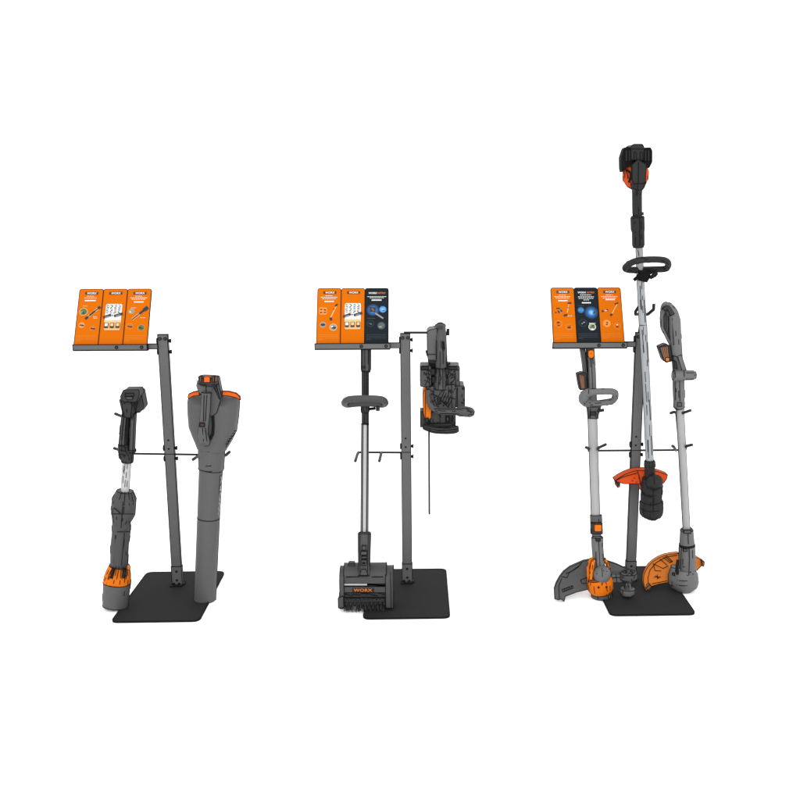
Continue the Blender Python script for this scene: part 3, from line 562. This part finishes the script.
mb = MB(.32); q.loft(mb, [(586.2, 354, 1.4, 4, .0), (586.8, 366, 1.6, 4), (587, 372, 1.2, 3)], 'black', 8, 2); mb.build('trigger', t)
mb = MB(.3); q.poly(mb, rnd([(577, 374), (582, 372.4), (586, 373), (587.4, 389), (580, 390.2), (578.6, 384)], 1, 2), -.02, .035, 'black')
for k in range(4): q.poly(mb, [(579.4 + k * 1.2, 375 + k * .4), (580.1 + k * 1.2, 375 + k * .4), (582.2 + k * .8, 388.4), (581.5 + k * .8, 388.4)], -.0215, .01, 'rust', ink=0)
mb.build('battery', t)
mb = MB(.34); loop = curve([(587.6, 393, -.07), (602, 391.4, -.09), (613, 391.8, -.085), (615.4, 395, -.06), (613, 400.4, -.03), (606, 402.2, -.02), (592, 403.6, -.02), (585.6, 401.6, -.03), (583.6, 398, -.05)], 5, True)
q.tube(mb, loop, [3.4 + 1.9 * min(1, max(0, (593 - p[0]) / 9)) for p in loop], 'grey', 14, True); mb.line([q.p(589, 389, -.08), q.p(603, 389, -.1), q.p(613, 389.6, -.095)]); mb.line([q.p(588.6, 389.6, -.092), q.p(588.6, 394, -.09)]); mb.line([q.p(600, 400.6, -.03), q.p(611, 398.6, -.04)]); mb.build('loop_handle', t)
mb = MB(.34); q.loft(mb, [(593.6, 404, 8.6, 6), (593.4, 409, 7, 6), (593, 413, 6, 5.6), (592.8, 418.5, 5.4, 5.2)], 'grey_deep', 12, 2.8)
mb.line([q.p(590, 407, -.03), q.p(598, 407, -.03)]); mb.line([q.p(590, 411, -.03), q.p(589.6, 417, -.027)]); mb.line([q.p(596, 411, -.03), q.p(595.6, 417, -.027)]); q.poly(mb, rect(590.4, 412, 595.6, 415, .5), -.03, .01, 'black'); mb.build('handle_clamp', t)
mb = MB(.3); q.tube(mb, [(598, 411, -.02), (603.6, 410, -.03)], 1.3, 'grey_deep'); mb.build('clamp_lever', t)
q.dash = 0; mb = MB(.5); q.loft(mb, [(592.4, 418, 4.6, 4.6), (595.6, 517, 4.3, 4.3)], 'shaft_grey', 16); mb.build('shaft', t); q.dash = .3
mb = MB(.34); q.loft(mb, [(596, 515, 5.8, 5.6), (596.2, 521.6, 5.8, 5.6)], 'grey_deep', 14, 2.4); q.loft(mb, [(596.3, 522, 4.8, 4.8), (596.5, 536, 4.4, 4.4)], 'grey', 14); q.loft(mb, [(596.4, 523, 6, 6), (596.5, 533.4, 6, 6)], 'char_deep', 14, 2.6); cl = mb.build('shaft_coupler', t)
mb = MB(.3); q.poly(mb, rnd(rect(594.4, 524.6, 601.8, 531.6), 1.3, 3), -.032, .015, 'orange'); mb.build('release_button', cl)
mb = MB(.34); q.loft(mb, [(597.2, 536, 4.6, 4.8), (597.2, 537.5, 5.8, 6), (597.6, 548, 5.6, 6), (598.6, 560, 5.6, 6.4), (600, 570, 5.4, 6.4)], 'grey', 14, 2.4); q.poly(mb, rect(595.8, 538.4, 600.4, 541.2, .4), -.029, .01, 'black')
mb.line([q.p(598.6, 541, -.027), q.p(600, 566, -.03)]); mb.line([q.p(595.8, 552, -.027), q.p(596.4, 566, -.028)]); mb.build('head_neck', t)
mb = MB(.3); q.ell(mb, 601.7, 574.4, 9.2, 9, 9.4, 'grey', -.026, 0, 16, 9); mb.line([q.p(602, 567.5, -.06), q.p(602.4, 574, -.0695), q.p(602.4, 581, -.06)])
for u, v in ((-5, -1), (-4, 4), (-1, 5.5), (3, 5), (6, 2), (5, -3), (4, 0), (2, -4)): mb.line([q.p(601.5 + u, 574 + v, -.068 + .0004 * (u * u + v * v)), q.p(602.1 + u, 575 + v, -.068 + .0004 * (u * u + v * v))])
mb.build('gear_case', t)
mb = MB(.34); k = S(601, 580, q.Y)
q.loft(mb, [(599, 577, 12.4, 11.6, -.005), (599.8, 580.6, 13, 12.4, -.005), (600.6, 588.6, 12.6, 12, -.005), (601, 592.4, 9.8, 9.6, -.005)], 'orange', 20, 2.2)
q.loft(mb, [(594.6, 560, 4.6, 3, .012), (596.4, 568, 8, 4, .012), (598.4, 579, 10.4, 6, .006)], 'orange_deep', 14, ink=0, seam=False); mb.line([q.p(602.4, 583, -.058), q.p(602.4, 593, -.055)]); q.tube(mb, [(598.6, 587.5, -.0635), (598.6, 587.5, -.055)], .7, 'black', 6); q.tube(mb, [(606.6, 587, -.061), (606.6, 587, -.052)], .7, 'black', 6)
q.tube(mb, curve([(594, 558.6, .0), (590.6, 559.6, .0), (588.6, 566, .0), (588.4, 574, -.01), (589.4, 582, -.02)], 4), [1.6] * 17, 'orange', 12); q.tube(mb, curve([(594, 559.6, -.02), (592.6, 565, -.03), (591.6, 572, -.03), (590.8, 580, -.04)], 4), [1.7] * 13, 'orange', 12)
q.tube(mb, curve([(604.4, 559, -.01), (606.6, 562, -.01), (609, 568.6, -.01)], 4), 1.5, 'orange', 12); mb.build('orange_collar', t)
mb = MB(.34); q.loft(mb, [(601.4, 590, 10.2, 9.6), (601.4, 595.6, 10.2, 9.6), (601.4, 596, 10.2, 9.6), (601.4, 599.6, 9, 8.6)], 'grey_deep', 18); q.loft(mb, [(603.4, 592, 9, 8.6, .02), (603.6, 599, 8, 8, .02)], 'black', 16); mb.build('line_spool', t)
mb = MB(.34); gp = [(589, 560), (583.8, 561), (570, 567), (563.6, 572), (559.8, 577), (556, 584), (554.4, 589.4), (555, 599), (558.6, 599.8), (561.2, 599), (564, 601.4), (565.6, 596.2), (577, 592), (590, 589)]
q.poly(mb, gp, -.02, .014, 'grey_deep', .0042, 592)
mb.line([q.p(561.6, 578.6, -.021 + .0042 * 13.4), q.p(558.8, 586, -.022 + .0042 * 6), q.p(559.4, 599, -.023 - .0042 * 7)])
def on(x, y, h=.0015): return q.p(x, y, -.02 - h + .0042 * (592 - y))
for c in ([(562, 576.6), (567, 577.6), (569, 573), (580, 565), (582, 562)], [(562, 589.6), (572.6, 585.6), (573.2, 588), (562.6, 592), (562, 589.6)], [(580.6, 580), (586.6, 577.6), (588.6, 579.6)], [(580.6, 580), (582, 583.6), (588, 583)], [(566, 573.6), (572, 571), (579, 566.6)]): mb.line([on(*p) for p in c])
for k_ in range(4): mb.line([on(564 + k_ * 2.2, 591.2 - k_ * .8), on(565.4 + k_ * 2.2, 588.2 - k_ * .8)])
mb.build('guard', t)
mb = MB(.34); q.poly(mb, [(604, 559.6), (607, 561), (616, 564), (626, 568.6), (631, 571), (630, 576), (618, 574.6), (611, 577)], .0, .012, 'grey_deep', .003, 575); q.poly(mb, rnd(rect(609, 574, 627, 582.6), 2, 2), -.012, .02, 'grey'); mb.line([q.p(612, 578, -.014), q.p(624, 577, -.014)]); mb.line([q.p(616, 575, -.014), q.p(617, 582, -.014)]); mb.build('wheel_arm', t)
mb = MB(.32); q.loft(mb, [(628.6, 571.6, 6.4, 5.4, -.02), (628.6, 573, 8.4, 7.4, -.02), (628.6, 578.6, 8.4, 7.4, -.02), (628.6, 580.6, 6.2, 6, -.02)], 'grey_deep', 18, seam=False); q.loft(mb, [(628.2, 580, 3.6, 3.6, -.02), (628, 590, 3.8, 3.8, -.02)], 'grey', 12); q.loft(mb, [(627.8, 588.6, 7.4, 7, -.02), (627.6, 592, 7.6, 7.2, -.02), (627.6, 594.6, 6, 6, -.02)], 'grey', 18, seam=False)
for a in range(8):
    an = a * math.pi / 4; c = q.p(628.6, 571.5, -.02); kk = S(628, 575, q.Y)
    mb.line([c + Vector((math.cos(an) * 2 * kk, math.sin(an) * 2 * kk, .001)), c + Vector((math.cos(an) * 5.8 * kk, math.sin(an) * 4.8 * kk, .001))])
for x in (624, 627.6, 631): mb.line([q.p(x, 581.6, -.036), q.p(x + .8, 587.6, -.038)])
q.marks(mb, 622, 635, 573.5, 578, -.0545, 6); mb.build('guide_wheel', t)

# ------------------------------------------------------------------ tall black trimmer
t = thing('string_trimmer', 'tall black string trimmer with bare silver shaft and red orange guard', 'string trimmer', P(651, 517, 3.97), G3); q = T(3.97, dash=.3)
mb = MB(.34); q.poly(mb, rnd([(631, 146.4), (633.4, 144.1), (642.6, 144.1), (644, 147), (643.6, 160), (631, 160)], 1, 2), -.06, .1, 'jet'); q.poly(mb, rnd([(624.4, 148), (627, 147), (632.4, 148.6), (632.6, 166), (627, 166.4), (622.4, 172), (621.6, 168), (621.4, 157)], 1, 2), -.05, .045, 'jet_deep'); q.poly(mb, rnd([(643, 148), (650.4, 147.6), (652, 150.6), (652, 162), (649, 168), (644.4, 165)], 1, 2), -.05, .1, 'jet_deep')
for x in (626.4, 629.4, 645.6, 648.6): q.poly(mb, rect(x - .9, 150, x + 1, 161, .6), -.055, .02, 'jet')
for x in (635.2, 641.4): q.poly(mb, rnd(rect(x - .9, 152, x + .9, 160), .4, 2), -.063, .01, 'black')
mb.line([q.p(632, 149, -.062), q.p(643, 149, -.062)]); mb.line([q.p(625.4, 163, -.052), q.p(632, 163, -.052)]); mb.build('battery', t)
mb = MB(.34); q.poly(mb, rnd([(637.4, 160), (639, 160), (646.4, 164.6), (645.4, 182.4), (641, 183.8), (634, 183.6), (632.2, 180), (632.2, 164.6)], .6, 2), -.072, .12, 'jet'); mb.line([q.p(638.5, 162, -.074), q.p(638.4, 183, -.074)]); mb.build('motor_cover', t)
mb = MB(.34); q.loft(mb, [(636, 165, 10.6, 10, -.01), (635.8, 172, 13, 12, -.01), (635.8, 180, 12.6, 12, -.01), (636.2, 185.6, 9, 9, -.01), (636.6, 188.4, 5, 5.5, -.01)], 'orange_red', 18, 2.2); q.tube(mb, curve([(626.4, 170, -.06), (630.6, 173, -.07), (630.6, 178, -.07), (629, 182, -.062)], 3), .9, 'black', 6)
mb.line([q.p(625, 168, -.055), q.p(628, 176, -.064), q.p(631.4, 185, -.055)]); mb.build('orange_shell', t)
mb = MB(.34); q.loft(mb, [(638.8, 181.6, 7.6, 7, -.045), (637.8, 185.6, 7, 7, -.04), (637.2, 189.4, 4.9, 5.4, -.02), (637, 194, 4.7, 5, -.01), (637.2, 213, 4.6, 4.8), (637.4, 217, 4.4, 4.4)], 'jet', 14, 2.2); mb.line([q.p(638.4, 200, -.022), q.p(638.6, 214, -.022)]); mb.build('grip', t)
mb = MB(.34); q.poly(mb, rect(641.4, 212.4, 643.4, 214.8), -.01, .02, 'black'); mb.build('trigger', t)
mb = MB(.34); q.loft(mb, [(637.4, 216.2, 5.8, 6), (637.4, 217.6, 6.8, 7), (637.8, 229, 6.8, 7), (638.2, 232.4, 6, 6.2), (638.4, 245, 6, 6.2), (638.5, 247.4, 5, 5)], 'jet', 14, 2.6); mb.line([q.p(639.8, 218, -.0315), q.p(640, 245, -.028)]); mb.line([q.p(633, 223, -.03), q.p(636, 222.4, -.032)]); mb.build('shaft_sleeve', t)
mb = MB(.3); sh = [(639, 246, 3.4, 3.5), (640.6, 285, 3.6, 3.6), (642.8, 324.6, 3.8, 3.8), (643, 326, 4, 4), (646, 380, 3.8, 3.8), (649.8, 463, 3.8, 3.8)]
q.loft(mb, sh, 'shaft_worn', 12, ink=0)
for x0, y0, x1, y1 in ((638, 250, 639, 256), (640, 286, 641.6, 310), (644.4, 300, 645.4, 322), (642, 330, 644, 352), (647, 342, 648.6, 362), (645.4, 384, 646.8, 402), (649.4, 400, 650.6, 420), (648, 440, 648.6, 458), (651.4, 436, 652, 455), (641.6, 282, 641.8, 289), (642.6, 296, 642.8, 300), (642.6, 306, 643, 313), (640.4, 300, 641, 309), (645.6, 335, 645.8, 341), (643, 345, 643.6, 353), (647.2, 360, 647.4, 366), (645, 372, 645.6, 382), (648, 392, 648.4, 402), (646.6, 405, 647, 415), (649.4, 425, 649.8, 436), (647.6, 440, 648, 452), (643.2, 327, 643.6, 335)): mb.line([q.p(x0, y0, -.0158), q.p(x1, y1, -.0158)])
mb.line([q.p(639.6, 325.4, -.01), q.p(642.9, 325.6, -.018), q.p(646.6, 325.2, -.01)]); mb.build('shaft', t)
mb = MB(.32); loop = curve([(634, 261.6, -.08), (647, 259.6, -.09), (663, 260, -.08), (668.2, 263.4, -.05), (665.6, 268.6, -.01), (654, 269.4, .0), (640, 270, .0), (628, 269.8, -.01), (625.6, 267, -.04)], 5, True)
q.tube(mb, loop, 3.2, 'jet', 14, True); q.poly(mb, rnd([(631, 267.4), (662, 266.6), (663, 271.6), (630, 272.2)], 1, 2), -.004, .016, 'jet'); mb.build('loop_handle', t)
mb = MB(.32); q.loft(mb, [(643.4, 270, 6, 6), (643.4, 276, 7, 6.6), (642, 281, 5, 5)], 'jet_deep', 10, 2.6); q.tube(mb, [(634, 280, -.02), (638, 277, -.024), (652, 272, -.02)], [1.4, 1.8, 1.6], 'jet_deep'); q.tube(mb, [(650, 278, -.02), (654.6, 275, -.024), (655.6, 273, -.02)], [1.4, 2, 2.4], 'black'); mb.build('handle_clamp', t)
mb = MB(.34); q.loft(mb, [(649.8, 460.4, 4.4, 4.6), (649.8, 462, 5.4, 5.6), (649.8, 466.4, 5.4, 5.6), (649.8, 467.4, 4.9, 5), (650, 482, 5, 5.2)], 'jet', 14, 2.4); mb.build('head_neck', t)
mb = MB(.34); q.loft(mb, [(651.8, 478, 9, 9, .0), (651.8, 486, 11, 10.6, 0), (651.6, 494, 10.6, 10, 0), (651.4, 499, 10.4, 10, 0), (651.4, 503, 11.8, 11, 0), (651.4, 509, 12, 11.4, 0), (651.3, 513.4, 11.4, 11, 0), (651.2, 516.6, 9, 9, 0), (651, 518.6, 5.4, 6, 0)], 'jet', 20, 2.1)
q.ell(mb, 654.3, 482, 8.4, 7.2, 8, 'jet', -.035, 0); mb.line([q.p(647, 487.4, -.055), q.p(654, 490.6, -.064), q.p(661, 487.4, -.055)])
for y, hw, d in ((494.5, 10, -.046), (503, 11.6, -.051), (510, 11.8, -.053)): mb.line([q.p(651.6 - hw, y - 2.2, d + .03), q.p(651.6 - hw * .6, y + .9, d + .007), q.p(651.6, y + 2, d - .002), q.p(651.6 + hw * .6, y + .9, d + .007), q.p(651.6 + hw, y - 2.2, d + .03)])
mb.line([q.p(653.4, 489, -.066), q.p(653.4, 504, -.05), q.p(653.2, 515, -.048)]); mb.line([q.p(648, 496.4, -.05), q.p(651, 497.6, -.052)]); mb.line([q.p(654, 476.4, -.066), q.p(654.6, 484, -.07)]); mb.build('trimmer_head', t)
mb = MB(.34); gp = [(615, 480.6), (619.4, 477.6), (625, 474.4), (631, 472), (637.5, 470.6), (646, 470.4), (655, 471), (661, 472.6), (667.6, 475), (666.6, 479), (663.8, 483), (656, 486), (646, 486), (641.9, 491.4), (640.4, 484), (632, 483.8), (623.8, 483.8), (619.4, 482.6), (619.6, 487), (617.6, 487.6), (616.8, 483.6)]
q.poly(mb, gp, .015, .05, 'orange_red', .003, 485); mb.line([q.p(615, 480.8, .02), q.p(623, 476.8, .034), q.p(637, 473, .046)]); mb.line([q.p(637.4, 470.8, .053), q.p(639, 476, .036), q.p(640.6, 484, .012)])
for p in ((634, 478), (632, 480.6), (636, 482), (638.6, 478)): mb.line([q.p(p[0], p[1], .013 + .003 * (485 - p[1])), q.p(p[0] + .8, p[1] + .2, .013 + .003 * (485 - p[1]))])
mb.build('guard', t); mb = MB(.3); q.poly(mb, rnd([(616.6, 482), (620, 483), (619.8, 487), (617.6, 487.6)], .5, 2), .012, .03, 'black'); mb.build('line_cutter', t)

# ------------------------------------------------------------------ grey trimmer with orange guard
t = thing('string_trimmer', 'grey string trimmer with broad orange guard and side handle, rightmost tool', 'string trimmer', P(684, 590, 3.97), G3); q = T(4.0, dash=.25)
mb = MB(.34); q.tube(mb, curve([(673.6, 349, .0), (666, 335, .0), (661.8, 326, .0), (662.4, 312, -.01), (665, 305.6, -.02), (670, 308, -.03), (674.6, 317, -.03), (675.6, 334, -.02), (676.8, 352, -.01), (678, 372, .0)], 4), [2] * 4 + [1.8] * 8 + [2.2, 2.6, 3, 3.2, 3.4, 3.7, 4, 4.2, 4.4, 4.7, 5, 5, 5] + [5.6] * 12, 'grey', 14)
mb.line([q.p(663, 311, -.02), q.p(667.6, 305.6, -.036), q.p(674, 313, -.045)]); mb.line([q.p(675.4, 318, -.047), q.p(677.6, 345, -.036), q.p(679, 368, -.024)]); mb.line([q.p(678.2, 318, -.042), q.p(681, 345, -.03), q.p(682.2, 362, -.02)]); mb.line([q.p(672.2, 318, -.045), q.p(673.6, 345, -.036)])
q.tube(mb, curve([(664, 309.6, -.035), (668, 307.6, -.04), (672.6, 314.6, -.046)], 4), 2.4, 'grey_deep', 10); mb.line([q.p(664, 313, -.01), q.p(664.4, 328, -.01), q.p(670, 340, -.01)]); mb.build('rear_handle', t)
mb = MB(.32); q.poly(mb, rnd([(663, 309), (667, 310), (673.4, 320), (674, 345), (671, 341), (662.4, 325)], 1, 2), .012, .01, 'grey'); mb.line([q.p(666, 313, .011), q.p(666, 329, .011)]); mb.line([q.p(668.4, 316, .011), q.p(668.4, 333, .011)]); mb.build('handle_web', t)
mb = MB(.3); q.poly(mb, rnd([(658.7, 347), (666, 343.8), (670.4, 346), (672.6, 361), (666, 362.6), (663.2, 360)], 1, 2), -.02, .04, 'black')
for k in range(4): q.poly(mb, [(660.6 + k * 1.9, 347.6 - k * .3), (661.6 + k * 1.9, 347.4 - k * .3), (665.6 + k * 1.2, 360), (664.6 + k * 1.2, 360)], -.0215, .01, 'rust', ink=0)
q.poly(mb, rect(665.6, 357.6, 669.4, 361.4, .6), -.024, .01, 'orange_deep'); mb.build('battery', t)
mb = MB(.32); q.poly(mb, rnd([(673.4, 356), (677.4, 357), (682.6, 372), (673.8, 371)], .6, 2), -.034, .02, 'char'); q.poly(mb, rnd([(674, 360), (676.4, 362), (677.4, 369), (674, 368)], .5, 2), -.036, .02, 'black'); mb.line([q.p(679.4, 357, -.03), q.p(684.6, 371, -.03)]); q.poly(mb, rnd([(677.6, 356), (681.4, 355), (686.4, 370), (682, 371)], .6, 2), -.032, .03, 'grey'); mb.build('side_brace', t)
mb = MB(.34); q.tube(mb, [(672.8, 375.6, -.03), (674, 375.6, -.03), (685, 375.3, -.03), (693, 375.2, -.03), (695.4, 375.2, -.03)], [4.6, 5.4, 5.2, 5.1, 3.6], 'grey', 14); mb.line([q.p(684, 370.6, -.042), q.p(684.2, 375, -.055), q.p(684, 380.2, -.044)]); mb.build('side_handle', t)
mb = MB(.34); q.loft(mb, [(678.6, 376, 5.8, 6), (678.6, 386, 5.8, 6), (679, 402, 5.5, 5.8), (679.1, 403, 5.7, 6), (679.2, 407, 5.4, 5.6), (679.4, 408.6, 4, 4.4)], 'grey', 14, 2.4); mb.line([q.p(679.6, 381, -.027), q.p(680, 401, -.026)]); mb.line([q.p(675, 382, -.02), q.p(675.4, 400, -.02)])
q.poly(mb, rect(677.4, 402.6, 681.6, 406.4, .4), -.029, .01, 'grey_deep'); mb.build('shaft_clamp', t)
q.dash = 0; mb = MB(.5); q.loft(mb, [(679.8, 407, 3.8, 3.8), (686.6, 531, 3.5, 3.5)], 'shaft_grey', 14); mb.build('shaft', t); q.dash = .25
mb = MB(.34); q.loft(mb, [(686.6, 528.6, 5, 5), (686.7, 530, 6.4, 6.4), (687, 544, 7.4, 7.4)], 'grey', 16, 2.2); mb.line([q.p(688, 533, -.032), q.p(688.4, 544, -.035)]); q.poly(mb, rect(684, 530.4, 691, 533.4, .4), -.032, .01, 'grey_deep')
q.loft(mb, [(687, 544, 7.6, 7.6), (687, 545.4, 7.6, 7.6)], 'black', 16, 2.2); q.loft(mb, [(687, 545.6, 7.9, 7.8), (687.2, 556, 8.2, 8.2), (687.2, 572, 9, 9), (687, 580, 10, 9.6)], 'grey', 16, 2.2)
mb.line([q.p(689, 547, -.037), q.p(689.4, 560, -.039), q.p(688.6, 588, -.06)]); q.poly(mb, rnd(rect(683.6, 549, 687, 551.4), .5, 2), -.038, .01, 'grey_deep'); mb.line([q.p(681.5, 547, -.03), q.p(680.4, 566, -.034)]); mb.line([q.p(682.6, 566.4, -.04), q.p(684.4, 566.8, -.042)]); mb.build('head_neck', t)
mb = MB(.34); q.loft(mb, [(684.4, 569, 10, 9, -.005), (684.2, 574, 13.6, 12, -.005), (684, 581, 14.6, 13, -.005), (683.8, 586, 13.4, 12, -.005), (683.6, 590.6, 7, 8, -.005)], 'grey', 20, 2.1, ink=0)
q.loft(mb, [(675.4, 566.6, 4.4, 5, -.01), (674.6, 575, 6.4, 6, -.01), (675, 583, 6.6, 6, -.01)], 'grey', 14, 2.2); q.tube(mb, [(673.4, 574, -.038), (673.4, 574, -.03)], 1.4, 'black', 8)
q.tube(mb, curve([(678, 560, -.02), (677, 567, -.03), (677.6, 574, -.035)], 3), 1.2, 'black', 6)
for y, hw, d in ((578.6, 12, -.062), (583.4, 12.6, -.064)):
    for j in range(-5, 6): mb.line([q.p(684.4 + hw * (j - .32) / 5.6, y + 2.4 - .11 * j * j, d - .0 + .0016 * j * j), q.p(684.4 + hw * (j + .32) / 5.6, y + 2.4 - .11 * j * j, d + .0016 * j * j)])
for x, y in ((690, 572), (692.6, 574), (687, 575), (695, 571)): mb.line([q.p(x, y, -.052), q.p(x + 1, y + .4, -.052)])
mb.build('trimmer_head', t)
mb = MB(.34); gp = [(678.6, 553.4), (672, 554), (665, 555.4), (658.6, 558), (653, 561.6), (649, 565.4), (646, 570), (644, 575), (643.4, 581), (644.6, 588), (646.2, 591), (651.4, 586.4), (659, 584), (668.4, 582.4), (668.8, 575), (671, 570.4), (675, 566.4), (679, 562)]
q.poly(mb, gp, -.02, .022, 'orange_deep', .0045, 586)
def on(x, y, h=.0016): return q.p(x, y, -.02 - h + .0045 * (586 - y))
mb.line([on(*p) for p in [(677, 555), (666, 557), (656.4, 562.4), (650, 570), (648, 578), (648.4, 587)]])
for c in ([(663, 557.4), (670, 562.6), (672.6, 561.4), (666.4, 555.8)], [(665, 556.6), (671, 561.6)], [(653, 563.6), (663, 568.4), (668, 566)], [(653.6, 564.4), (655, 570.6), (661, 571)], [(654, 577), (660.6, 577)], [(657.4, 574.6), (657.4, 579)], [(655.6, 575.6), (659, 578.2)], [(652, 583.8), (667, 580.8)], [(660, 559), (667, 565)]): mb.line([on(*p) for p in c])
gd = mb.build('guard', t)
mb = MB(.32); q.poly(mb, rnd([(646, 588), (649.6, 584.6), (651.8, 586.6), (647.4, 591)], .5, 2), -.036, .02, 'rust'); mb.build('line_cutter', gd)
mb = MB(.34); q.poly(mb, [(694, 556.6), (697.6, 558), (703.6, 561.6), (704.4, 562.6), (703.6, 566.4), (701.6, 565.8), (697, 570.4), (693, 571)], .0, .03, 'orange_deep', .004, 572); q.poly(mb, [(702, 561), (704.4, 562), (704, 566.4), (702.6, 566)], .016, .02, 'rust'); mb.build('guard_wing', t)
